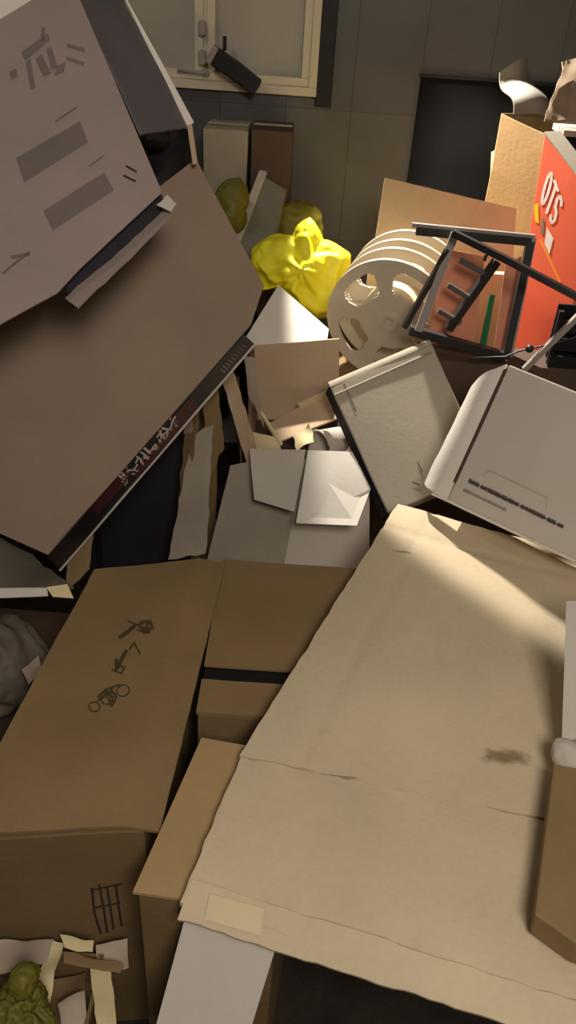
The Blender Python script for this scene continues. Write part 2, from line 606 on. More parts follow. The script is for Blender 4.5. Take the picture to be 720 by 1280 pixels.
p = P(283, 235, 2.98)
carton_simple('carton', 'pale grey carton under the window, left of the brown one', (P(255, 200, 2.95).x, 2.93, 0), (P(309, 200, 2.95).x, 3.14, P(283, 162, 2.93).z), DUSTB, seed=2)
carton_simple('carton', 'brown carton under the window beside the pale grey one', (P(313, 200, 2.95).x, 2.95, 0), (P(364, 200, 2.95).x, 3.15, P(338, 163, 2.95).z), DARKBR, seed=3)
# black sack in the dark gap left of them
sk = thing('black_sack', 'black plastic sack in the gap below the window beside the leaning carton', 'sack', P(195, 260, 2.75))
blob('sack_body', [(130, 170), (190, 158), (238, 165), (240, 215), (232, 300), (222, 560), (180, 574), (120, 560), (120, 300)], (180, 360), 2.70, 0.10, BLACKP, sk, seed=4, amp=0.15)
bk = blob('sack_neck', [(165, 168), (180, 150), (200, 152), (210, 172), (190, 185)], (188, 168), 2.73, 0.05, BLACKP, sk, seed=9, amp=0.2, sub=4)
# leaning grey slab with a light edge
ls = thing('leaning_slab', 'dark grey board with a pale edge leaning behind the yellow bag', 'board', P(315, 300, 2.72))
pl = plane(P(318, 215, 2.9), P(350, 235, 2.88), P(290, 330, 2.6))
sq = [on(pl, 322, 216), on(pl, 356, 236), on(pl, 330, 345), on(pl, 284, 325)]
prism('board', sq, V((0.01, 0.03, -0.01)), GREYSLAB, ls, bevel=0.003)
bar('pale_edge', [on(pl, 329, 215), on(pl, 294, 306)], 0.026, GREYB, ls, h=0.012)
single('film_scrap', 'olive yellow film scrap left of the leaning grey board', 'plastic film',
       lambda n: recentre(blob(n, [(274, 262), (284, 230), (300, 228), (306, 262), (292, 292), (276, 290)], (289, 260), 2.72, 0.05, OLIVE, seed=3, amp=0.2, sub=4)))
single('film_scrap', 'dim olive film heap in the dark behind the yellow bag', 'plastic film',
       lambda n: recentre(blob(n, [(335, 275), (360, 258), (395, 262), (402, 285), (396, 310), (340, 310)], (368, 284), 2.86, 0.05, OLIVE, seed=5, amp=0.2, sub=4)))
# carton carrying the yellow bag
z0 = P(380, 385, 2.52).z
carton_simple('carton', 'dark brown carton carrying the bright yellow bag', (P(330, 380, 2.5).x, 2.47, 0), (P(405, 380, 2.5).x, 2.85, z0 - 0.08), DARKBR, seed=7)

# yellow plastic bag
yb = thing('yellow_bag', 'bright yellow crumpled plastic bag behind the white sheet', 'plastic bag', P(378, 385, 2.5))
blob('bag_body', [(315, 325), (320, 313), (348, 297), (366, 299), (372, 288), (386, 279), (396, 290), (402, 303), (434, 321), (430, 350), (414, 392), (398, 392), (370, 378), (345, 358), (328, 362), (318, 343)],
     (376, 338), 2.6, 0.12, YELLOW, yb, seed=11, amp=0.24, freq=4.2, sub=6, folds=0.05, fine=0.25)
blob('bag_knot', [(370, 300), (376, 282), (386, 277), (396, 287), (398, 305), (384, 312)], (385, 296), 2.57, 0.035, YELLOW, yb, seed=2, amp=0.15, sub=4, freq=5)
blob('bag_handle', [(314, 326), (322, 312), (345, 302), (352, 318), (330, 334), (318, 338)], (332, 320), 2.55, 0.03, YELLOW, yb, seed=6, amp=0.15, sub=4, freq=5)

# white sheet / lid
zt = 0.835
wl = thing('white_lid', 'white square carton lid tilted in front of the yellow bag', 'lid', ZP(355, 410, zt))
pl = plane(P(300, 432, 2.14), P(408, 430, 2.15), P(348, 357, 2.36))
q = [on(pl, 301, 431), on(pl, 404, 432), on(pl, 411, 409), on(pl, 348, 356)]
prism('top', [on(pl, 301, 431), on(pl, 330, 436), on(pl, 408, 431), on(pl, 411, 411), on(pl, 348, 356)], -pl[1] * 0.005, WHITEB, wl, bevel=0.001)
bar('fold', [on(pl, 303, 431) - pl[1] * 0.004, on(pl, 330, 436) - pl[1] * 0.004, on(pl, 406, 431) - pl[1] * 0.004], 0.005, GREYB, wl)
c0 = ZP(355, 420, 0.75)
carton_simple('carton', 'tall pinkish tan carton under the white lid', (c0.x - 0.1, 2.26, 0), (c0.x + 0.1, 2.355, 0.745), PINKTAN, seed=9)

# ---------------------------------------------------- upper left big cartons
# lower of the two: large plain face, dark printed edge
A, B, T = P(60, 695, 1.30), P(325, 400, 1.62), P(245, 200, 1.74)
pl15 = plane(A, B, T)
f15 = [on(pl15, 245, 198), on(pl15, 330, 357), on(pl15, 314, 406), on(pl15, 60, 694), on(pl15, -150, 600), on(pl15, -150, 500)]
side_ext = P(84, 713, 1.47) - A
bigc = thing('carton', 'large plain brown carton leaning at left, dark printed strip along its lower edge', 'carton', A)
face15 = prism('front_panel', f15, -pl15[1] * 0.005, UMBER, bigc, bevel=0.0015)
body_m = NAVY
off = -pl15[1] * 0.006
hexa('body', [on(pl15, -150, 500) + off, on(pl15, 243, 206) + off, on(pl15, 300, 398) + off, on(pl15, 46, 676) + off], -pl15[1] * 0.07, UMBER, bigc, amp=0.001)
sA, sB = on(pl15, 58, 693), on(pl15, 306, 419)
e1 = P(74, 713, 1.40) - sA
e2 = P(318, 430, 1.71) - sB
ps = sheet('printed_side', [sA, sB, sB + e2, sA + e1], NAVY, bigc, t=0.003, nu=20, nv=4, amp=0.001, label='dark navy and maroon printed side strip')


def S(t, q):
    """A place on the printed strip: t along it, q across it."""
    return (58 + 248 * t + q * (16 - 4 * t), 693 - 274 * t + q * (20 - 9 * t))


for (t0, t1, q0, q1) in ((0.22, 0.40, 0.05, 0.6), (0.40, 0.62, 0.45, 0.9), (0.62, 0.72, 0.05, 0.9)):
    print_quads('maroon_band', ps, [[S(t0, q0), S(t1, q0), S(t1, q1), S(t0, q1)]], MAROON, ps, n=5)
rnd = random.Random(5)
lt = []
for k in range(15):
    t = 0.36 + 0.26 * k / 14
    for (a, b) in ((0.05, 0.42), (0.4, 0.62)):
        if rnd.random() < 0.8:
            lt.append((rnd.uniform(2.0, 3.6), [S(t + rnd.uniform(-.004, .004), a), S(t + rnd.uniform(-.012, .012), b)]))
    if rnd.random() < 0.6:
        lt.append((2.2, [S(t, rnd.uniform(.1, .5)), S(t + 0.018, rnd.uniform(.1, .5))]))
strokes('white_lettering', ps, lt, WHITEINK, ps, w=3.0)
lt = []
for k in range(9):
    t = 0.86 + 0.11 * k / 8
    lt.append([S(t, 0.3), S(t + 0.003, 0.65)])
strokes('small_lettering', ps, lt, FOIL, ps, w=1.4)
bar('pale_rim', [sA + e1, (sA + e1).lerp(sB + e2, 0.5), sB + e2], 0.006, GREYB, bigc)

# upper of the two: printed carton
A, B, T = P(80, 378, 1.24), P(213, 260, 1.42), P(88, -30, 1.66)
pl14 = plane(A, B, T)
up = thing('carton', 'big pinkish brown carton at top left with faded dark printed bars', 'carton', A)
f14 = [on(pl14, 88, -30), on(pl14, 203, 240), on(pl14, 148, 291), on(pl14, 100, 336), on(pl14, 72, 366), on(pl14, 24, 392), on(pl14, -80, 450), on(pl14, -110, 90)]
face14 = prism('front_panel', f14, -pl14[1] * 0.005, MAUVE, up, bevel=0.0015)
off = -pl14[1] * 0.035
q = [on(pl14, -110, 95), on(pl14, 88, -25), on(pl14, 206, 243), on(pl14, -60, 360)]
hexa('body', [x + off for x in q], -pl14[1] * 0.12, DARKBR, up, amp=0.002)
# lip of the bottom flap and a dark sheet standing in for the slot's shade
sl = plane(P(95, 384, 1.235), P(218, 264, 1.425), P(210, 250, 1.46))
sheet('bottom_flap', [on(sl, 82, 374), on(sl, 206, 262), on(sl, 219, 263), on(sl, 97, 385)], MAUVE, up, t=0.004, nu=16, nv=4, amp=0.002, edge=0.002)
sheet('slot_shade', [on(pl14, 80, 340) + off * 0.6, on(pl14, 203, 232) + off * 0.6, on(pl14, 214, 262) + off * 0.5, on(pl14, 92, 380) + off * 0.5], NAVY, up, t=0.003, nu=6, nv=3, amp=0)
sheet('corner_tape', [on(pl14, 196, 258) + pl14[1] * .004, on(pl14, 210, 246) + pl14[1] * .004, on(pl14, 220, 258) + pl14[1] * .004, on(pl14, 214, 268) + pl14[1] * .004], GREYB, up, t=0.002, nu=4, nv=4, amp=0.003, edge=0.003)
# side flap, shade put into its grey; white strip for its lit edge
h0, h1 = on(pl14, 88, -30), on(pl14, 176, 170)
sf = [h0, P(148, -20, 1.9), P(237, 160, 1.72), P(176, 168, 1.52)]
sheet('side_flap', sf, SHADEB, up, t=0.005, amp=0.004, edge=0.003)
sheet('lit_edge', [P(152, -12, 1.885), P(158, -6, 1.88), P(241, 152, 1.70), P(233, 158, 1.70)], WHITEB, up, t=0.004, nu=20, nv=2, amp=0.002, edge=0.004)
sheet('tape_strip', [P(234, 156, 1.70), P(240, 155, 1.70), P(247, 204, 1.70), P(241, 206, 1.70)], PINKTAN, up, t=0.002, nu=3, nv=10, amp=0.002)
sheet('top_flap', [on(pl14, -110, 92), on(pl14, 88, -31), P(60, -110, 2.0), P(-140, 0, 1.95)], WHITEB, up, t=0.005, amp=0.003)
# prints
print_quads('printed_bar', face14, [[(20, 198), (100, 152), (110, 178), (30, 228)]], INK, face14, n=8)
print_quads('printed_bar', face14, [[(54, 264), (130, 216), (142, 238), (66, 288)]], INK, face14, n=8)
for ln in ([(85, 57), (105, 63)], [(84, 73), (104, 80)]):
    strokes('printed_dash', face14, [ln], INK, face14, w=4)
for ln in ([(158, 208), (170, 215)], [(155, 220), (169, 227)]):
    strokes('printed_dash', face14, [ln], INKD, face14, w=2.6)
print_quads('printed_emblem', face14, [[(26, 66), (60, 42), (62, 50), (32, 76)], [(32, 78), (38, 74), (44, 110), (38, 112)], [(44, 74), (52, 68), (64, 92), (54, 96)], [(58, 62), (64, 58), (72, 84), (64, 88)], [(70, 84), (82, 78), (80, 90), (68, 96)], [(52, 34), (57, 36), (56, 52), (50, 54)], [(12, 90), (20, 86), (22, 96), (14, 100)]], INK, face14, n=3)
strokes('faint_print', face14, [(3, [(4, 342), (18, 330), (36, 316)]), (4, [(15, 322), (36, 318)])], INKT, face14, w=3)
for ln in ([(70, 152), (96, 134)], [(112, 208), (128, 196)]):
    strokes('thin_print', face14, [ln], INKT, face14, w=2)

# black carton under the large leaning carton
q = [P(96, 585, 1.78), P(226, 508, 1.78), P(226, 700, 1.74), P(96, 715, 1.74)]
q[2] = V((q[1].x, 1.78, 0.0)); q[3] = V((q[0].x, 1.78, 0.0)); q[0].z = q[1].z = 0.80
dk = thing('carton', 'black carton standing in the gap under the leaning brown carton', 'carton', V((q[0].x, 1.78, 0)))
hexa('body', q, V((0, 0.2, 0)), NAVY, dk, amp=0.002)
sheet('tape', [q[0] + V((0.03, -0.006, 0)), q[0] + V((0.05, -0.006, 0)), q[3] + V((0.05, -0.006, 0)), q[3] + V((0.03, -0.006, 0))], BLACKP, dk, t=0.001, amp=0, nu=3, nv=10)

# carton that props up the two leaning ones, far left
pr = carton_simple('carton', 'dull brown carton at far left propping the leaning cartons', (-1.25, 1.9, 0), (-0.75, 2.3, 0.85), DARKBR, seed=12)

# torn cardboard hanging in the middle
tc = thing('torn_cardboard', 'torn greyish cardboard strips hanging beside the open white carton', 'cardboard', P(235, 690, 1.66))
sheet('strip', [P(238, 478, 1.72), P(252, 482, 1.70), P(238, 600, 1.66), P(222, 640, 1.66)], BROWND, tc, t=0.004, nu=5, nv=16, amp=0.006, edge=0.004, seed=1)
sheet('strip', [P(240, 545, 1.69), P(266, 530, 1.70), P(258, 692, 1.60), P(210, 700, 1.59)], DUSTB, tc, t=0.004, nu=8, nv=16, amp=0.01, edge=0.005, seed=2)
sheet('strip', [P(252, 480, 1.74), P(272, 470, 1.76), P(280, 560, 1.72), P(262, 600, 1.70)], BROWND, tc, t=0.004, nu=8, nv=14, amp=0.012, edge=0.006, seed=3)
sheet('curl', [P(226, 500, 1.70), P(242, 486, 1.70), P(240, 540, 1.68), P(228, 545, 1.68)], UMBER, tc, t=0.004, nu=6, nv=10, amp=0.01, edge=0.005, seed=4)
hexa('back_panel', [P(236, 500, 1.87), P(272, 500, 1.87), V((P(272, 500, 1.87).x, 1.87, 0)), V((P(236, 500, 1.87).x, 1.87, 0))], V((0, 0.012, 0)), BROWND, tc, amp=0.004)

# --------------------------------------------------- open white carton, centre
oc = thing('open_carton', 'open white lined carton in the middle holding paper scraps and a grey cup', 'carton', P(360, 690, 1.8))
zf = P(375, 565, 1.80).z
xl, xr = P(312, 570, 1.80).x, P(452, 570, 1.80).x
fw0, fw1 = V((xl, 1.80, zf)), V((xr, 1.80, zf))
bk0, bk1 = P(318, 432, 2.12), P(424, 425, 2.12)
# front wall in two halves
sheet('front_wall', [P(288, 582, 1.79), P(382, 563, 1.80), P(354, 712, 1.68), P(256, 712, 1.68)], DUSTB, oc, t=0.005, amp=0.003, edge=0.001)
sheet('front_wall', [P(384, 563, 1.805), P(462, 600, 1.80), P(462, 712, 1.68), P(350, 712, 1.68)], GREYB, oc, t=0.005, amp=0.003)
sheet('flap', [P(312, 561, 1.79), P(382, 562, 1.79), P(368, 640, 1.66), P(318, 625, 1.69)], GREYB, oc, t=0.005, amp=0.004, bow=lambda s, r: 0.012 * math.sin(math.pi * r) * (1 - s), label='pale front flap, left half')
sheet('flap', [P(385, 563, 1.78), P(440, 565, 1.80), P(463, 612, 1.72), P(370, 654, 1.62)], WHITEB, oc, t=0.005, amp=0.003, label='white front flap folded outwards')
obf = prism('flap_edge', [P(463, 612, 1.72), P(446, 657, 1.62), P(370, 654, 1.62), P(385, 563, 1.78)], V((0, 0.003, -0.003)), WHITEB, oc)
bw = sheet('back_wall', [P(318, 432, 2.12), P(424, 424, 2.12), P(424, 520, 2.12), P(322, 525, 2.12)], PINKTAN, oc, t=0.005, amp=0.004)
sheet('inner_flap', [P(332, 530, 2.0), P(418, 488, 2.11), P(428, 520, 2.0), P(345, 552, 1.92)], PINKTAN, oc, t=0.005, amp=0.003)
sheet('inner_flap', [P(372, 505, 2.06), P(408, 488, 2.1), P(420, 512, 2.05), P(378, 520, 2.03)], TAN, oc, t=0.004, amp=0.003)
sheet('side_flap', [P(274, 464, 1.95), P(289, 458, 1.95), P(320, 560, 1.80), P(318, 612, 1.76)], PINKTAN, oc, t=0.006, nu=5, nv=16, amp=0.005, edge=0.003)
sheet('side_wall', [P(296, 470, 2.10), P(300, 566, 1.83), P(300, 660, 1.83), P(298, 620, 2.10)], DARKBR, oc, t=0.005, amp=0.002)
sheet('bottom', [P(318, 600, 1.815), P(470, 600, 1.815), P(460, 520, 2.11), P(320, 525, 2.11)], DARKBR, oc, t=0.005, amp=0.002)

# things in it
def cup(name, c, axis, r, h, m, label):
    o = thing(name, label, 'cup', c)
    ax = axis.normalized()
    x = ax.cross(V((0, 0, 1))).normalized(); y = ax.cross(x)
    vs, fs = [], []
    prof = [(0.0, 0), (r * 0.8, 0), (r * 0.82, 0.004), (r, h), (r * 1.06, h), (r * 1.06, h - 0.005), (r * 1.0, h - 0.006)]
    prof = [(0.0, 0), (r * 0.72, 0), (r * 0.8, 0.006), (r, h), (r * 0.95, h), (r * 0.75, 0.01), (0.0, 0.01)]
    k = 28
    for (rr, z) in prof:
        for i in range(k):
            t = 2 * math.pi * i / k
            vs.append(c + ax * z + x * rr * math.cos(t) + y * rr * math.sin(t))
    for a in range(len(prof) - 1):
        for i in range(k):
            j = (i + 1) % k
            fs.append([a * k + i, a * k + j, (a + 1) * k + j, (a + 1) * k + i])
    obj('cup_wall', vs, fs, m, o, smooth=True)
    rim = [c + ax * h + x * r * math.cos(2 * math.pi * i / 24) + y * r * math.sin(2 * math.pi * i / 24) for i in range(25)]
    bar('rim', rim, 0.006, m, o, round_=True)
    return o


cup('plastic_cup', P(428, 548, 1.94), P(392, 560, 1.87) - P(428, 548, 1.94), 0.043, 0.085, GREYB, 'pale grey plastic cup lying in the open white carton')
def paper(name, label, q, m, seed, cat='paper', amp=0.012, t=0.0015):
    o = sheet(name, q, m, None, t=t, nu=10, nv=8, amp=amp, freq=14, seed=seed, edge=0.003)
    recentre(o)
    return tag(o, label, cat)


paper('paper_scrap', 'cream paper scrap at the left inside the open white carton', [P(312, 540, 1.92), P(350, 548, 1.90), P(352, 566, 1.84), P(316, 564, 1.84)], PAPER, 3)
paper('paper_scrap', 'folded tan paper scrap standing beside the grey cup', [P(366, 545, 1.90), P(386, 528, 1.92), P(393, 552, 1.86), P(372, 564, 1.84)], PAPER, 5)
paper('paper_scrap', 'greenish crumpled paper at the back left of the open white carton', [P(304, 446, 2.06), P(318, 450, 2.06), P(330, 535, 1.96), P(312, 500, 1.98)], DUSTB, 8, amp=0.02)
single('thin_stick', 'thin cream stick leaning inside the open white carton', 'stick', lambda n: recentre(bar(n, [P(325, 514, 1.97), P(352, 556, 1.88)], 0.008, PAPER)))

# ------------------------------------------------------------- slim grey carton
sg = thing('slim_carton', 'slim grey beige flat carton with a dark left edge leaning under the reels', 'carton', P(483, 640, 1.60))
pl4 = plane(P(483, 642, 1.66), P(412, 482, 1.93), P(540, 428, 1.985))
q4 = [on(pl4, 413, 484), on(pl4, 540, 430), on(pl4, 612, 590), on(pl4, 484, 642)]
n4 = pl4[1]
fr4 = hexa('body', q4, -n4 * 0.045, BEIGE, sg, amp=0.0015, n=(10, 10, 3), bevel=0.004)
# rounded top end
top_pts = []
vs, fs = [], []
k = 8
for i in range(k + 1):
    f = i / k
    a = math.pi / 2 * f
    for (c0) in (q4[0], q4[1]):
        upd = (q4[0] - q4[3]).normalized()
        vs.append(c0 + upd * 0.024 * math.sin(a) - n4 * 0.024 * (1 - math.cos(a)))
for i in range(k + 1):
    f = i / k
    a = math.pi / 2 * f
    for (c0) in (q4[0], q4[1]):
        upd = (q4[0] - q4[3]).normalized()
        vs.append(c0 + upd * 0.024 * math.cos(a) - n4 * (0.045 - 0.020 * (1 - math.sin(a))))
m = len(vs) // 2
for i in range(m - 1):
    fs.append([2 * i, 2 * i + 1, 2 * i + 3, 2 * i + 2])
fs.append([2 * i for i in range(m)]); fs.append([2 * i + 1 for i in range(m)])
fs.append([0, 1, 2 * m - 1, 2 * m - 2])
obj('rounded_end', vs, fs, BEIGE, sg, smooth=False)
bar('dark_edge', [q4[0] + (q4[0] - q4[3]).normalized() * 0.01 - n4 * 0.026, q4[3] - n4 * 0.026], 0.012, NAVY, sg, h=0.046)
bar('seam', [on(pl4, 418, 494) + n4 * .001, on(pl4, 540, 440) + n4 * .001], 0.005, DUSTB, sg, h=0.003)
for ln in ([(430, 480), (445, 514)], [(522, 578), (528, 590)], [(516, 603), (524, 606)]):
    strokes('fold_mark', fr4, [ln], INK, fr4, w=2.2)

# ---------------------------------------------------------------------- base cartons on the right
bx0 = P(425, 470, 2.0).x
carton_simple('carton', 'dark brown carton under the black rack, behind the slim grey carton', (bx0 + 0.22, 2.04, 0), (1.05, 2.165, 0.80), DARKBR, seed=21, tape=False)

# ---------------------------------------------------------------------- reels
RC = P(486, 402, 2.25)
carton_simple('carton', 'brown carton under the two reels', (RC.x - 0.13, 2.185, 0), (RC.x + 0.24, 2.47, RC.z - 0.186 - 0.014), BROWND, seed=22, tape=False)
AX = V((0.30, 0.94, 0.12)).normalized()
RX = AX.cross(V((0, 0, 1))).normalized()
RZ = RX.cross(AX).normalized()


def flange(name, parent, c, R=0.186, t=0.006, rot=0.0):
    """Disc with a raised rim, four kidney windows and a hub hole."""
    bm = bmesh.new()
    nr, na = 12, 144
    r0 = 0.013
    vv = {}
    def inside(r, a):
        r = r * 0.136 / R
        if r < 0.060 or r > 0.112:
            return False
        k = (a - rot) % (2 * math.pi / 5)
        mid = math.pi / 5
        e = abs((r - 0.086) / 0.030) ** 3 + abs((k - mid) / 0.44) ** 3
        return e < 1.0
    rad = [r0, 0.024, 0.036, 0.056] + [0.074 + 0.0042 * q for q in range(21)] + [R - 0.006, R]
    for side in (0, 1):
        for i, r in enumerate(rad):
            for a in range(na):
                h = t / 2
                if r >= R - 0.007:
                    h = t * 0.95
                if r < 0.03:
                    h = t * 0.8
                tt = 2 * math.pi * a / na
                p = c + RX * r * math.cos(tt) + RZ * r * math.sin(tt) + AX * (h if side else -h)
                vv[side, i, a] = bm.verts.new(p)
    keep = {}
    for i in range(len(rad) - 1):
        for a in range(na):
            keep[i, a] = not inside((rad[i] + rad[i + 1]) / 2, 2 * math.pi * (a + 0.5) / na)
    for (i, a), kx in keep.items():
        if not kx:
            continue
        b = (a + 1) % na
        for side in (0, 1):
            bm.faces.new([vv[side, i, a], vv[side, i, b], vv[side, i + 1, b], vv[side, i + 1, a]])
        if i == 0 or not keep[i - 1, a]:
            bm.faces.new([vv[0, i, a], vv[0, i, b], vv[1, i, b], vv[1, i, a]])
        if i == len(rad) - 2 or not keep[i + 1, a]:
            bm.faces.new([vv[0, i + 1, a], vv[0, i + 1, b], vv[1, i + 1, b], vv[1, i + 1, a]])
        if not keep[i, (a - 1) % na]:
            bm.faces.new([vv[0, i, a], vv[0, i + 1, a], vv[1, i + 1, a], vv[1, i, a]])
        if not keep[i, b]:
            bm.faces.new([vv[0, i, b], vv[0, i + 1, b], vv[1, i + 1, b], vv[1, i, b]])
    bm.verts.ensure_lookup_table(); bm.verts.index_update()
    vs = [v.co.copy() for v in bm.verts]
    fs = [[w.index for w in f.verts] for f in bm.faces]
    bm.free()
    o = obj(name, vs, fs, PLASTIC, parent)
    return o


def cyl(name, c, ax, r, h, m, parent, k=40):
    x = ax.cross(V((0, 0, 1))).normalized(); y = ax.cross(x).normalized()
    vs, fs = [], []
    for z in (0, h):
        for i in range(k):
            t = 2 * math.pi * i / k
            vs.append(c + ax * z + x * r * math.cos(t) + y * r * math.sin(t))
    for i in range(k):
        j = (i + 1) % k
        fs.append([i, j, k + j, k + i])
    fs.append(list(range(k))); fs.append(list(range(k, 2 * k)))
    return obj(name, vs, fs, m, parent)


def reel(label, c, w, rot, grp='film reels'):
    t = thing('film_reel', label, 'reel', V((c.x, c.y, c.z - 0.186)), grp)
    flange('flange', t, c, rot=rot)
    flange('flange', t, c + AX * w, rot=rot + 0.3)
    cyl('hub', c + AX * 0.004, AX, 0.036, w - 0.008, PLASTIC, t)
    cyl('wound_film', c + AX * 0.006, AX, 0.090, w - 0.012, REELW, t)
    return t


reel('nearest grey beige reel with kidney shaped windows, leaning against the black rack', RC, 0.085, 0.5)
reel('rear grey beige reel, half hidden behind the nearest one', RC + AX * 0.15, 0.075, 0.6)

# ---------------------------------------------------------------------- black folding rack
rk = thing('folding_rack', 'black metal folding rack with a ladder side, right of the reels', 'rack', P(600, 430, 2.1))
plo = plane(P(515, 285, 2.12), P(665, 299, 2.12), P(632, 446, 2.07))
o = lambda u, v: on(plo, u, v)
tl, tr, br, bl = o(520, 288), o(663, 302), o(632, 446), o(512, 412)
bar('outer_frame', [tl, tr], 0.020, BLACKM, rk)
bar('frame_lip', [o(515, 281) , o(668, 296)], 0.011, GREYM, rk, label='pale grey top lip of the frame')
bar('frame_lip', [o(667, 297), o(637, 446)], 0.013, GREYM, rk, label='pale grey right lip of the frame')
bar('outer_frame', [tr, br], 0.020, BLACKM, rk)
bar('outer_frame', [br, bl], 0.024, BLACKM, rk)
pll = plane(P(568, 292, 2.08), P(620, 332, 2.06), P(524, 412, 2.05))
l = lambda u, v: on(pll, u, v)
bar('ladder_rail', [l(569, 291), l(523, 414)], 0.020, GREYM, rk, h=0.012)
bar('ladder_rail', [l(560, 312), l(505, 410)], 0.014, BLACKM, rk)
bar('ladder_rail', [l(621, 326), l(560, 412)], 0.020, BLACKM, rk)
for (a, b) in (((575, 325), (612, 345)), ((560, 356), (592, 376)), ((548, 388), (576, 404))):
    bar('rung', [l(*a), l(*b)], 0.013, RUNGM, rk)
bar('long_bar', [P(566, 291, 2.02), P(640, 328, 1.95), P(735, 378, 1.88)], 0.016, BLACKM, rk)
bar('long_bar', [P(655, 462, 1.95), P(735, 383, 1.95)], 0.014, GREYM, rk)
w = [P(585, 448, 1.98), P(632, 446, 1.97), P(648, 439, 1.96), P(662, 436, 1.96), P(690, 430, 1.95), P(735, 418, 1.95)]
bar('wire', w, 0.005, BLACKM, rk, round_=True)
blob('knob', ell(662, 436, 5, 5), (662, 436), 1.955, 0.010, BLACKM, rk, amp=0.0, sub=3)
bar('stem', [P(608, 318, 2.01), P(605, 326, 2.01)], 0.008, BLACKM, rk)

# black crate low at right
ck = thing('black_crate', 'black slatted crate at right below the rack bars', 'crate', P(715, 470, 2.0))
zc = 0.803
bp0 = P(676, 452, 2.05)
for i in range(3):
    z = zc + 0.012 + i * 0.05
    bar('slat', [V((bp0.x + 0.02, 2.05, z)), V((bp0.x + 0.34, 2.05, z))], 0.008, BLACKP, ck, h=0.034)
bar('corner_post', [V((bp0.x + 0.025, 2.059, zc + 0.002)), V((bp0.x + 0.025, 2.059, zc + 0.15))], 0.014, BLACKP, ck)
bar('corner_post', [V((bp0.x + 0.335, 2.059, zc + 0.002)), V((bp0.x + 0.335, 2.059, zc + 0.15))], 0.014, BLACKP, ck)
bar('back_panel', [V((bp0.x + 0.025, 2.10, zc + 0.08)), V((bp0.x + 0.34, 2.10, zc + 0.08))], 0.008, BLACKP, ck, h=0.15)
bar('base_panel', [V((bp0.x + 0.18, 2.055, zc + 0.006)), V((bp0.x + 0.18, 2.10, zc + 0.006))], 0.3, BLACKP, ck, h=0.008)

# folder, notebook and books standing in the rack
def slab(name, label, q, t, m, cat, edge_m=None):
    th = thing(name, label, cat, q[3])
    n = (q[1] - q[0]).cross(q[3] - q[0]).normalized()
    if n.dot(CAM - q[0]) < 0:
        n = -n
    prism('cover', q, -n * 0.002, m, th)
    q2 = [x - n * 0.0025 for x in q]
    c = (q2[0] + q2[1] + q2[2] + q2[3]) / 4
    q2 = [c + (x - c) * 0.975 for x in q2]
    prism('pages', q2, -n * t, edge_m or PAPER, th)
    prism('back_cover', [x - n * (t + 0.003) for x in q], -n * 0.002, m, th)
    return th


slab('folder', 'pinkish orange folder standing behind the ladder of the black rack', [P(560, 312, 2.175), P(606, 320, 2.175), P(592, 438, 2.125), P(535, 425, 2.125)], 0.008, PINK, 'folder')
slab('notebook', 'thin green notebook edge standing inside the black rack', [P(613, 368, 2.135), P(619, 369, 2.135), P(606, 440, 2.10), P(599, 438, 2.10)], 0.004, GREEN, 'notebook', GREEN)
slab('book', 'orange backed book between the green notebook and the rack frame', [P(632, 330, 2.18), P(652, 320, 2.18), P(634, 438, 2.115), P(617, 440, 2.115)], 0.012, PINK, 'book', PAPERP)

# ---------------------------------------------------------------------- orange carton
og = thing('orange_carton', 'tall bright orange carton with white lettering at the right edge', 'carton', P(650, 450, 2.26))
plg = plane(P(683, 165, 2.44), P(640, 452, 2.36), P(752, 258, 2.24))
qg = [on(plg, 681, 165), on(plg, 760, 268), on(plg, 706, 480), on(plg, 640, 456)]
ng = plg[1]
qg = [on(plg, 681, 165), on(plg, 752, 258), on(plg, 690, 470), on(plg, 636, 470)]
def clipz(a, b, z):
    return a.lerp(b, (z - a.z) / (b.z - a.z))


qg[2] = clipz(qg[1], qg[2], 0.70); qg[3] = clipz(qg[0], qg[3], 0.70)
fg = hexa('body', qg, -ng * 0.06, ORANGE, og, amp=0.001, n=(8, 12, 3))
bar('top_edge', [qg[0] - ng * 0.03, qg[1] - ng * 0.03], 0.062, BEIGE, og, h=0.006)
# lettering "OTS" running down the face
def letter_path(ch):
    if ch == 'O':
        return [[(0.5 + 0.42 * math.cos(t * math.pi / 8), 0.5 + 0.48 * math.sin(t * math.pi / 8)) for t in range(17)]]
    if ch == 'T':
        return [[(0.0, 0.0), (1.0, 0.0)], [(0.5, 0.0), (0.5, 1.0)]]
    if ch == 'S':
        return [[(0.95, 0.12), (0.7, 0.0), (0.3, 0.0), (0.06, 0.2), (0.25, 0.45), (0.75, 0.55), (0.95, 0.8), (0.7, 1.0), (0.3, 1.0), (0.05, 0.88)]]


Q0, Q1, Q2, Q3 = (687, 208), (704, 256), (692, 282), (675, 250)   # baseline quad: start-top, end-top, end-bottom, start-bottom
lines = []
for i, ch in enumerate('OTS'):
    for path in letter_path(ch):
        out = []
        for (x, y) in path:
            s, r = (i + 0.1 + 0.8 * x) / 3, y
            out.append((Q0[0] * (1 - s) * (1 - r) + Q1[0] * s * (1 - r) + Q2[0] * s * r + Q3[0] * (1 - s) * r,
                        Q0[1] * (1 - s) * (1 - r) + Q1[1] * s * (1 - r) + Q2[1] * s * r + Q3[1] * (1 - s) * r))
        lines.append(out)
strokes('lettering', fg, lines, WHITEINK, fg, w=3.2)
YINK = mat('yellow_ink', srgb(236, 196, 30), var=0.03, bump=0.02)
GINK = mat('grey_ink', srgb(128, 118, 96), var=0.03, bump=0.02)
AMB = mat('amber_ink', srgb(248, 150, 50), var=0.03, bump=0.02)
print_quads('yellow_spot', fg, [[(668, 256), (673, 254), (674, 280), (669, 276)]], YINK, fg, n=3)
print_quads('grey_spot', fg, [[(678, 274), (681, 272), (680, 292), (676, 292)]], GINK, fg, n=3)
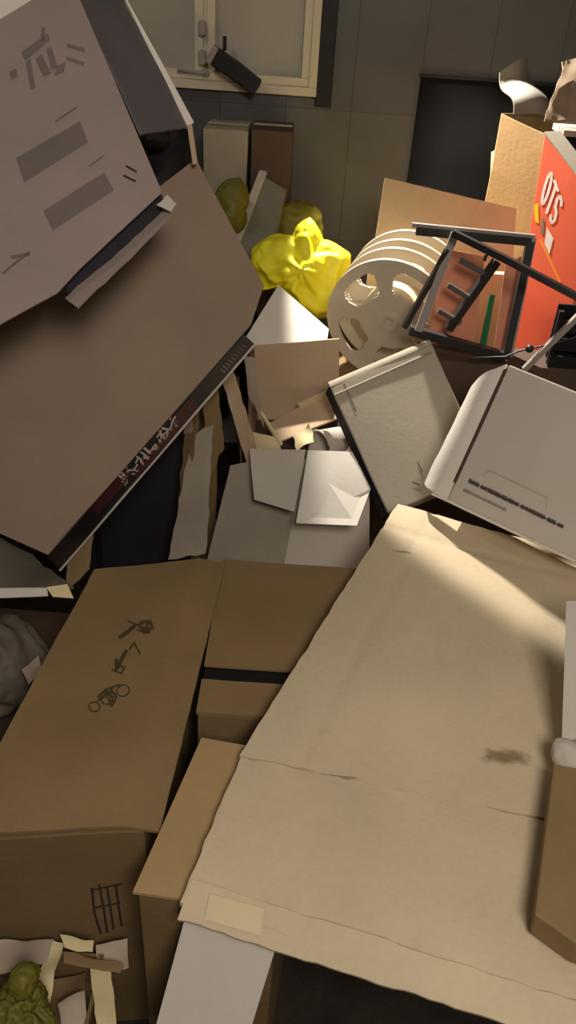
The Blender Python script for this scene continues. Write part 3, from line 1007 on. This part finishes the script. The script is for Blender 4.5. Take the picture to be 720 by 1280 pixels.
print_quads('white_square', fg, [[(684, 284), (692, 298), (687, 318), (681, 304)]], WHITEINK, fg, n=3)
strokes('amber_line', fg, [[(656, 258), (676, 300), (700, 352)]], AMB, fg, w=3)

# ---------------------------------------------------------------------- tan cartons at the back right
t8 = thing('carton', 'tan carton with raised flap standing behind the reels', 'carton', P(560, 300, 2.55))
pl8 = plane(P(482, 222, 2.6), P(645, 262, 2.6), P(475, 290, 2.565))
sheet('raised_flap', [on(pl8, 481, 222), on(pl8, 646, 261), on(pl8, 640, 340), on(pl8, 464, 330)], TAN, t8, t=0.005, amp=0.003, edge=0.001)
fz = P(560, 330, 2.57).z
hexa('body', [V((P(464, 330, 2.57).x, 2.57, fz - 0.02)), V((P(640, 340, 2.57).x, 2.57, fz - 0.02)), V((P(640, 340, 2.57).x, 2.57, 0)), V((P(464, 330, 2.57).x, 2.57, 0))], V((0, 0.1, 0)), TAN, t8, amp=0.002)

t9 = thing('carton', 'tall open tan carton with grey curled flap at upper right', 'carton', V((P(650, 200, 2.8).x, 2.8, 0)))
x0, x1 = P(622, 200, 2.74).x, P(692, 200, 2.74).x
zt = P(625, 145, 2.74).z
zt2 = P(672, 168, 2.74).z
q = [V((x0, 2.80, zt)), V((x1 - 0.03, 2.70, zt2)), V((x1 - 0.03, 2.70, 0)), V((x0, 2.80, 0))]
hexa('front_wall', q, V((0.0, 0.006, 0)), KRAFT, t9, amp=0.003)
q2 = [V((x1 - 0.03, 2.70, zt2)), V((x1 + 0.3, 2.86, zt2)), V((x1 + 0.3, 2.86, 0)), V((x1 - 0.03, 2.70, 0))]
hexa('side_wall', q2, V((-0.003, 0.006, 0)), DUSTB, t9, amp=0.002)
q3 = [V((x0, 2.80, zt)), V((x0 + 0.28, 2.99, zt)), V((x0 + 0.28, 2.99, 0)), V((x0, 2.80, 0))]
hexa('back_wall', q3, V((0.003, 0.006, 0)), BROWND, t9, amp=0.002)
sheet('curled_flap', [P(625, 90, 2.90), P(660, 74, 2.95), P(690, 150, 2.86), P(642, 144, 2.83)], GREYSLAB, t9, t=0.005, bow=lambda s, r: 0.035 * math.sin(math.pi * s) * (1 - r * 0.3) - 0.02 * math.sin(2 * math.pi * r), amp=0.003)
sheet('left_flap', [P(614, 190, 2.86), P(622, 186, 2.84), P(622, 248, 2.80), P(612, 246, 2.84)], TAN, t9, t=0.005, amp=0.002)
# brown paper bag and shelf-like box at far right
BAGM = mat('brown_paper', srgb(140, 120, 98), bump=0.1)
pb = thing('paper_bag', 'crumpled greyish brown paper bag at the upper right corner', 'bag', P(720, 165, 2.6))
sheet('bag_side', [P(712, 72, 2.66), P(770, 66, 2.68), P(775, 154, 2.6), P(682, 149, 2.58)], BAGM, pb, t=0.003, nu=16, nv=16, amp=0.02, freq=9, seed=4, edge=0.004)
sheet('bag_mouth', [P(704, 76, 2.70), P(760, 60, 2.72), P(770, 90, 2.68), P(708, 104, 2.67)], TAN, pb, t=0.003, nu=10, nv=6, amp=0.012, freq=12, seed=2, edge=0.004)
sheet('bag_fold', [P(698, 112, 2.62), P(716, 100, 2.64), P(708, 150, 2.58), P(681, 151, 2.56)], BAGM, pb, t=0.003, nu=8, nv=10, amp=0.012, freq=12, seed=7, edge=0.004)
w0 = P(694, 168, 2.6)
wb2 = carton_simple('carton', 'grey carton with pale top behind the orange carton', (w0.x + 0.01, 2.54, 0), (w0.x + 0.34, 2.66, P(705, 172, 2.54).z), SLATE, seed=30, tape=False)
zz = P(705, 172, 2.54).z
sheet('lid', [V((w0.x + 0.005, 2.535, zz + .02)), V((w0.x + 0.345, 2.535, zz + .02)), V((w0.x + 0.345, 2.665, zz + .02)), V((w0.x + 0.005, 2.665, zz + .02))], DUSTB, wb2, t=0.016, amp=0.0)

# ---------------------------------------------------------------------- white carton at right
Aw, Bw, Dw = P(562, 624, 1.515), P(735, 708, 1.285), P(637, 456, 1.63)
plw = plane(Aw, Bw, Dw)
qw = [on(plw, 637, 456), on(plw, 800, 524), on(plw, 800, 740), on(plw, 560, 625)]
nw = plw[1]
wc = thing('carton', 'pale grey white carton with two lines of print, tipped back on the tan board', 'carton', Aw)
fw = hexa('body', qw, -nw * 0.10, GREYB, wc, amp=0.0015, n=(10, 10, 4), bevel=0.003)
sheet('end_shade', [on(plw, 630, 462) + nw * 0.002, on(plw, 634, 461) + nw * 0.003, on(plw, 570, 604) + nw * 0.003, on(plw, 567, 602) + nw * 0.002], DARKBR, wc, t=0.002, nu=2, nv=12, amp=0.0, label='dark strip standing in for the shaded end gap')  # dark strip painted in place of the shade inside the end gap
fl = [P(634, 457, 1.66), P(585, 500, 1.72), P(536, 588, 1.64), P(553, 620, 1.545)]
sheet('side_flap', [P(634, 456, 1.635), P(588, 486, 1.68), P(530, 604, 1.60), P(556, 624, 1.52)], WHITEB, wc, t=0.006, nu=12, nv=12, amp=0.004, bow=lambda s, r: 0.014 * math.sin(math.pi * s), edge=0.002, label='white open end flap')
bar('bottom_edge', [P(540, 617, 1.55), on(plw, 560, 626), on(plw, 720, 702)], 0.005, WHITEB, wc)
lines = []
rnd = random.Random(2)
for k in range(64):
    f = k / 63
    u, v = 587 + 116 * f, 601.5 + 57 * f
    if rnd.random() < 0.08:
        continue
    hgt = rnd.uniform(3.4, 5.4)
    lines.append((1.5, [(u + 1.0, v - hgt * 0.55), (u - 0.6, v + hgt * 0.4)]))
    if rnd.random() < 0.8:
        lines.append((1.2, [(u - 1.2, v - 0.7), (u + 1.6, v + 0.6)]))
strokes('print_line', fw, lines, INKD, fw)
lines = []
for k in range(26):
    f = k / 25
    u, v = 580 + 52 * f, 612.5 + 25 * f
    hgt = rnd.uniform(1.6, 3.2)
    lines.append((1.4, [(u + 0.8, v - hgt * 0.55), (u - 0.5, v + hgt * 0.4)]))
strokes('print_line', fw, lines, INK, fw)
strokes('faint_box', fw, [(1.6, [(604, 594), (612, 588), (684, 622), (682, 636)])], mat('very_faint_ink', srgb(176, 166, 148), bump=0.02), fw)

# ---------------------------------------------------------------------- floor-standing cartons in front
ZT = 0.60
# closed carton with a dark gap between its flaps
z19 = 0.575
m0, m1 = ZP(240, 698, z19), ZP(470, 690, z19)
x19a = -0.135; x19b = 0.62
y19a, y19b = 0.96, m0.y
cc = thing('carton', 'closed brown carton with a dark slit between its top flaps', 'carton', V((0.2, 1.2, 0)))
slit = ZP(300, 843, z19).y
box_at('body', (x19a + .002, y19a, 0), (x19b, y19b, z19 - 0.012), BROWND, cc, amp=0.001, n=(8, 8, 6))
sheet('top_flap', [V((x19a, slit + 0.018, z19)), V((x19b, slit + 0.018, z19)), V((x19b, y19b + 0.004, z19)), V((x19a, y19b + .004, z19))], BROWN, cc, t=0.006, amp=0.002)
sheet('top_flap', [V((x19a, y19a - .004, z19)), V((x19b, y19a - .004, z19)), V((x19b, slit - 0.018, z19)), V((x19a, slit - 0.018, z19))], BROWN, cc, t=0.006, amp=0.002)
sheet('slit_shade', [V((x19a + .004, slit - 0.04, z19 - 0.0085)), V((x19b - .004, slit - .04, z19 - .0085)), V((x19b - .004, slit + .04, z19 - .0085)), V((x19a + .004, slit + .04, z19 - .0085))], BLACKP, cc, t=0.001, nu=4, nv=2, amp=0, label='black strip standing in for the shade in the slit')  # dark strip laid where the slit is only in shade

# hand-marked carton at left
z18 = 0.61
a = ZP(122, 712, z18); b = ZP(284, 694, z18); c = ZP(201, 1032, z18); d = ZP(-70, 1044, z18)
a2 = ZP(60, 812, z18)
hm = thing('carton', 'brown carton at left with three hand drawn marks on its top', 'carton', V((-0.33, 1.0, 0)))
dl = ZP(-75, 1040, z18)
q = [ZP(118, 712, z18), ZP(282, 694, z18), ZP(199, 1030, z18), ZP(-62, 1042, z18)]
fold = lambda s, r: -0.020 * max(0, (s - 0.80) / 0.20)
top = sheet('top_flap', q, BROWN, hm, t=0.006, nu=24, nv=24, amp=0.0025, bow=fold, edge=0.0015)
i0, i1 = 0.016, 0.02
bx = [ZP(116, 716, z18) , ZP(268, 704, z18), ZP(180, 1024, z18), ZP(-75, 1036, z18)]
for x in bx:
    x.z = z18 - 0.03
body18 = hexa('body', [bx[3], bx[2], V((bx[2].x, bx[2].y, 0)), V((bx[3].x, bx[3].y, 0))], [bx[0] - bx[3], bx[1] - bx[2], bx[1] - bx[2], bx[0] - bx[3]], BROWND, hm, amp=0.002)
rnd = random.Random(9)


def scrawl(pts, n, spread, w0=1.5):
    out = []
    for k in range(n):
        a = pts[rnd.randrange(len(pts))]
        out.append((rnd.uniform(w0, w0 + 1.2), [(a[0] + rnd.uniform(-spread, spread), a[1] + rnd.uniform(-spread, spread)) for _ in range(3)]))
    return out


strokes('hand_mark', top, [(5, [(150, 797), (160, 790), (168, 783)]), [(160, 777), (172, 782), (188, 776), (192, 786), (182, 789), (174, 784)], ell(182, 783, 8, 6, 0.4)] + scrawl([(176, 785), (184, 782), (182, 788)], 6, 6), INKB, top, w=1.8)
strokes('hand_mark', top, [[(162, 812), (168, 804), (175, 818)], (5, [(158, 814), (150, 828), (146, 836)]), [(140, 838), (152, 842), (156, 834)]] + scrawl([(150, 830), (148, 836)], 4, 6), INKB, top, w=2.4)
strokes('hand_mark', top, [ell(118, 884, 7, 6, 0.3), ell(154, 864, 8, 7, -0.5), (2.5, [(122, 872), (134, 862), (150, 856)]), ell(136, 873, 10, 7, -0.6)] + scrawl([(130, 872), (138, 868), (142, 878)], 8, 8), INKB, top, w=1.8)
strokes('front_print', body18, [(3, [(115, 1110), (118, 1140), (126, 1166)]), (3, [(124, 1106), (130, 1136), (134, 1164)]), (3, [(134, 1108), (138, 1134), (142, 1160)]), (3, [(145, 1106), (148, 1130), (152, 1156)]), (2, [(114, 1112), (152, 1104)]), (2, [(118, 1134), (150, 1128)])], INKD, body18)

# brown carton in front with its white flap
z2 = 0.605
fb = thing('carton', 'narrow brown carton in front with a pale flap hanging forward', 'carton', V((-0.1, 0.8, 0)))
q = [ZP(166, 1116, z2), ZP(350, 1142, z2), ZP(385, 945, z2), ZP(252, 922, z2)]
sheet('top_flap', q, KRAFT, fb, t=0.006, amp=0.002, nu=12, nv=12)
bq = [V((p.x, p.y, z2 - 0.008)) for p in q]
ins = V((0.006, 0.004, 0))
hexa('body', [bq[0] + ins, bq[1] + V((-.004, .004, 0)), V((bq[1].x - .004, bq[1].y + .004, 0)), V((bq[0].x + .006, bq[0].y + .004, 0))], [bq[3] - bq[0] - ins, bq[2] - bq[1], bq[2] - bq[1], bq[3] - bq[0] - ins], BROWND, fb, amp=0.0015)
g0 = ZP(236, 1130, z2 - 0.012); g1 = ZP(352, 1160, z2 - 0.012)
sheet('front_flap', [g0, g1, P(300, 1330, 0.45), P(182, 1330, 0.45)], GREYB, fb, t=0.005, amp=0.002, label='pale flap hanging forward')

# big flattened carton across the right foreground
z1 = 0.632
bg = thing('flattened_carton', 'large flattened tan carton lying across the right foreground', 'carton', V((0.2, 1.0, z1 - 0.02)))
FLT = (0.0, 0.0, 0.0)
o1 = V((0.2, 1.0, z1 - 0.02))
st = ZP(632, 946, z1)
st2 = ZP(470, 690, z1)
BOARD = mat('worn_tan_cardboard', srgb(210, 191, 158), var=0.10, scale=4, bump=0.14, rib=((0.25, 1, 0), 0.010, 0.06),
            stains=[(tuple(st - o1), (0.052, 0.022, 0.05), srgb(112, 86, 46), 0.75),
                    (tuple(ZP(425, 970, z1) - o1), (0.05, 0.004, 0.05), srgb(110, 84, 50), 0.6),
                    (tuple(ZP(505, 690, z1) - o1), (0.03, 0.006, 0.05), srgb(110, 84, 50), 0.6)])
e = [ZP(497, 630, z1), ZP(860, 727, z1), ZP(860, 1060, z1), ZP(300, 945, z1)]


def crease_bow(s, r):
    h = 0.004 * math.sin(math.pi * r)
    h -= 0.003 * math.exp(-((s - 0.13) / 0.010) ** 2)
    h -= 0.004 * math.exp(-((r - 0.13) / 0.012) ** 2) * (1 if s < 0.6 else 0.3)
    return h


main = sheet('main_panel', e, BOARD, bg, t=0.010, nu=60, nv=60, amp=0.005, bow=crease_bow, edge=0.002, freq=4)
zn = z1 - 0.004
e2 = [ZP(301, 947, z1), ZP(860, 1063, z1), ZP(860, 1330, zn), ZP(226, 1128, zn)]


def near_bow(s, r):
    return 0.006 * math.sin(math.pi * r) - 0.006 * math.exp(-((s - 0.37 - 0.1 * r) / 0.02) ** 2) * r


nf = sheet('near_flap', e2, BOARD, bg, t=0.010, nu=40, nv=24, amp=0.003, bow=near_bow, edge=0.003, freq=5, seed=4)
zq = zn - 0.006
e3 = [ZP(240, 1098, z1 + 0.006), ZP(860, 1296, z1 + 0.006), ZP(860, 1352, z1 - 0.006), ZP(222, 1148, z1 - 0.006)]
hem = sheet('taped_hem', e3, BOARD, bg, t=0.006, nu=40, nv=6, amp=0.003, edge=0.003, seed=6, label='folded hem')
print_quads('tape', hem, [[(262, 1118), (330, 1136), (326, 1170), (256, 1150)]], TAPE, hem, n=8, lift=0.003)

# carton at the right edge
zb = z1 + 0.012
re_ = thing('carton', 'brown and white carton corner at the right edge of the tan board', 'carton', ZP(720, 1080, zb))
q = [ZP(692, 955, zb + 0.05), ZP(900, 985, zb + 0.05), ZP(900, 1240, zb + 0.05), ZP(722, 1180, zb + 0.05), ZP(668, 1142, zb + 0.05)]
prism('brown_side', q, V((0.004, 0.0, -0.045)), BROWN, re_, bevel=0.003)
w = [P(708, 752, 1.02), P(800, 748, 1.0), P(800, 990, 0.78), P(702, 945, 0.83)]
sheet('white_flap', w, GREYB, re_, t=0.006, amp=0.003, edge=0.002)
blob('dented_corner', [(700, 925), (720, 930), (760, 950), (740, 975), (700, 962)], (722, 948), 0.815, 0.02, GREYB, re_, amp=0.1, sub=4)

# ---------------------------------------------------------------------- left gap and litter
gp = carton_simple('carton', 'low brown carton in the dark gap at the left edge', (-0.95, 1.08, 0), (-0.52, 1.5, 0.29), DARKBR, seed=31)
single('plastic_wrap', 'grey crumpled plastic wrap in the dark gap at the left edge', 'plastic wrap',
       lambda n: recentre(blob(n, [(-40, 790), (15, 775), (42, 800), (58, 822), (48, 850), (20, 880), (-40, 895)], (0, 835), 1.18, 0.08, mat('dull_grey_wrap', srgb(104, 94, 82), var=0.15, rough=0.6, bump=0.15), seed=3, amp=0.22, freq=5, fine=0.5, sub=5)))
ff = thing('torn_flap', 'torn grey flap with a pale edge under the leaning carton, at the left edge', 'flap', P(40, 740, 1.22))
sheet('flap_panel', [P(-60, 655, 1.42), P(40, 690, 1.36), P(92, 735, 1.22), P(-60, 738, 1.20)], FOIL, ff, t=0.004, nu=16, nv=10, amp=0.012, edge=0.004)
sheet('pale_edge', [P(-60, 736, 1.198), P(58, 735, 1.205), P(60, 745, 1.20), P(-60, 750, 1.19)], WHITEB, ff, t=0.004, nu=14, nv=2, amp=0.003)
sheet('folded_corner', [P(58, 734, 1.21), P(84, 730, 1.22), P(92, 748, 1.20), P(66, 746, 1.20)], PAPER, ff, t=0.004, nu=5, nv=4, amp=0.004)
paper('paper_scrap', 'small pale torn scrap on the grey wrap at the left edge', [P(28, 838, 1.10), P(50, 818, 1.10), P(56, 838, 1.09), P(34, 856, 1.09)], PAPERP, 4, amp=0.006)
single('cardboard_scrap', 'small brown cardboard scrap in front of the black carton', 'cardboard',
       lambda n: recentre(sheet(n, [P(84, 690, 1.45), P(118, 660, 1.48), P(112, 712, 1.40), P(84, 738, 1.36)], BROWN, t=0.004, amp=0.006, edge=0.003)))

# open scrap box at bottom left
lb = thing('scrap_box', 'low open box full of scraps at the bottom left corner', 'box', V((-0.42, 0.55, 0)))
zl = 0.325
x0, x1, y0, y1 = -0.85, -0.245, 0.30, 0.662
for (lo, hi, nm) in (((x0, y0, 0), (x1, y0 + .006, zl), 'box_wall'), ((x0, y1 - .006, 0), (x1, y1, zl), 'box_wall'), ((x0, y0 + .006, 0), (x0 + .006, y1 - .006, zl), 'box_wall'), ((x1 - .006, y0 + .006, 0), (x1, y1 - .006, zl), 'box_wall'), ((x0 + .006, y0 + .006, 0.22), (x1 - .006, y1 - .006, 0.24), 'box_bottom')):
    box_at(nm, lo, hi, BROWND, lb, bevel=0.001, n=(2, 2, 2))


def scrap(label, q, z, m, seed, amp=0.008, dz=(0, 0, 0, 0), name='paper_strip', cat='paper'):
    return paper(name, label, [ZP(u, v, z + d) for (u, v), d in zip(q, dz)], m, seed, amp=amp, cat=cat)


scrap('short cream paper strip lying topmost at the right of the scrap box', [(76, 1170), (118, 1178), (116, 1190), (80, 1186)], 0.355, PAPER, 1)
scrap('cream paper strip hanging down at the right of the scrap box', [(112, 1206), (138, 1204), (148, 1290), (122, 1290)], 0.330, PAPER, 2)
scrap('long bent cream strip curving down the middle of the scrap box', [(66, 1172), (80, 1176), (60, 1260), (42, 1240)], 0.340, PAPER, 3, amp=0.02)
scrap('greyish paper at the left rear of the scrap box', [(-10, 1178), (66, 1176), (58, 1208), (-10, 1220)], 0.335, PAPERP, 4, amp=0.02)
scrap('pale paper pressed against the brown carton in the scrap box', [(120, 1178), (160, 1172), (160, 1206), (122, 1204)], 0.335, PAPERP, 5, amp=0.015)
scrap('crossing narrow brown strip over the scrap box', [(80, 1190), (156, 1206), (152, 1216), (80, 1204)], 0.345, BROWN, 6, amp=0.004)
scrap('grey paper at the bottom of the scrap box beside the hanging strip', [(72, 1256), (106, 1240), (108, 1290), (78, 1290)], 0.325, PAPERP, 8, amp=0.02)
scrap('brown kraft paper in the middle of the scrap box', [(64, 1224), (106, 1218), (110, 1270), (58, 1286)], 0.290, BROWND, 9, amp=0.02)
yw = thing('yellow_wrapper', 'dull yellow green crumpled wrapper at the bottom left corner', 'wrapper', ZP(25, 1260, 0.24))
blob('wrapper_body', [(2, 1250), (12, 1236), (32, 1236), (52, 1262), (62, 1300), (0, 1310)], (28, 1270), 0.535, 0.04, OLIVE, yw, seed=7, amp=0.35, sub=5)
blob('wrapper_neck', [(14, 1222), (26, 1210), (44, 1214), (42, 1228), (34, 1244), (18, 1240)], (28, 1228), 0.545, 0.02, OLIVE, yw, seed=3, amp=0.3, sub=4)

# ------------------------------------------------------------------ lighting
def light(name, kind, loc, power, col, size=0.1, rot=None):
    ld = bpy.data.lights.new(name, kind)
    ld.energy = power; ld.color = col
    if kind == 'AREA':
        ld.size = size
    else:
        ld.shadow_soft_size = size
    o = bpy.data.objects.new(name, ld); COL.objects.link(o)
    o.location = loc
    if rot:
        o.rotation_euler = rot
    return o


light('ceiling_lamp', 'POINT', (-0.9, 2.0, 2.4), 9, (1.0, 0.92, 0.82), 0.12)
fl, ft = V((0.28, -0.5, 2.3)), V((0.25, 1.2, 0.7))
light('fill_lamp', 'AREA', fl, 25, (1.0, 0.92, 0.83), 0.5, (fl - ft).to_track_quat('Z', 'Y').to_euler())  # soft unseen fill above and behind the camera
# unseen spot added above the window, cone shaped to draw the board's lit wedge
lp, half = V((0.10, 3.0, 1.98)), math.radians(34)
b1, b2 = (ZP(535, 715, z1) - lp).normalized(), (ZP(705, 832, z1) - lp).normalized()
bs_, bc_ = (b1 + b2).normalized(), b1.cross(b2).normalized()
al = math.cos(half) / bs_.dot(b1)
be = math.sqrt(max(0, 1 - al * al))
axis = max((bs_ * al + bc_ * be, bs_ * al - bc_ * be), key=lambda a: -abs(a.y))
sp = light('wedge_spot', 'SPOT', lp, 310, (1.0, 0.93, 0.84), 0.03, (-axis).to_track_quat('Z', 'Y').to_euler())
sp.data.spot_size = 2 * half; sp.data.spot_blend = 0.07
w = bpy.data.worlds.new('world'); sc.world = w
w.use_nodes = True
w.node_tree.nodes['Background'].inputs[0].default_value = (0.6, 0.55, 0.5, 1)
w.node_tree.nodes['Background'].inputs[1].default_value = 0.05

sc.view_settings.view_transform = 'Standard'
sc.view_settings.look = 'None'
sc.view_settings.exposure = 0.0
sc.view_settings.gamma = 1.0
sc.view_settings.use_curve_mapping = False
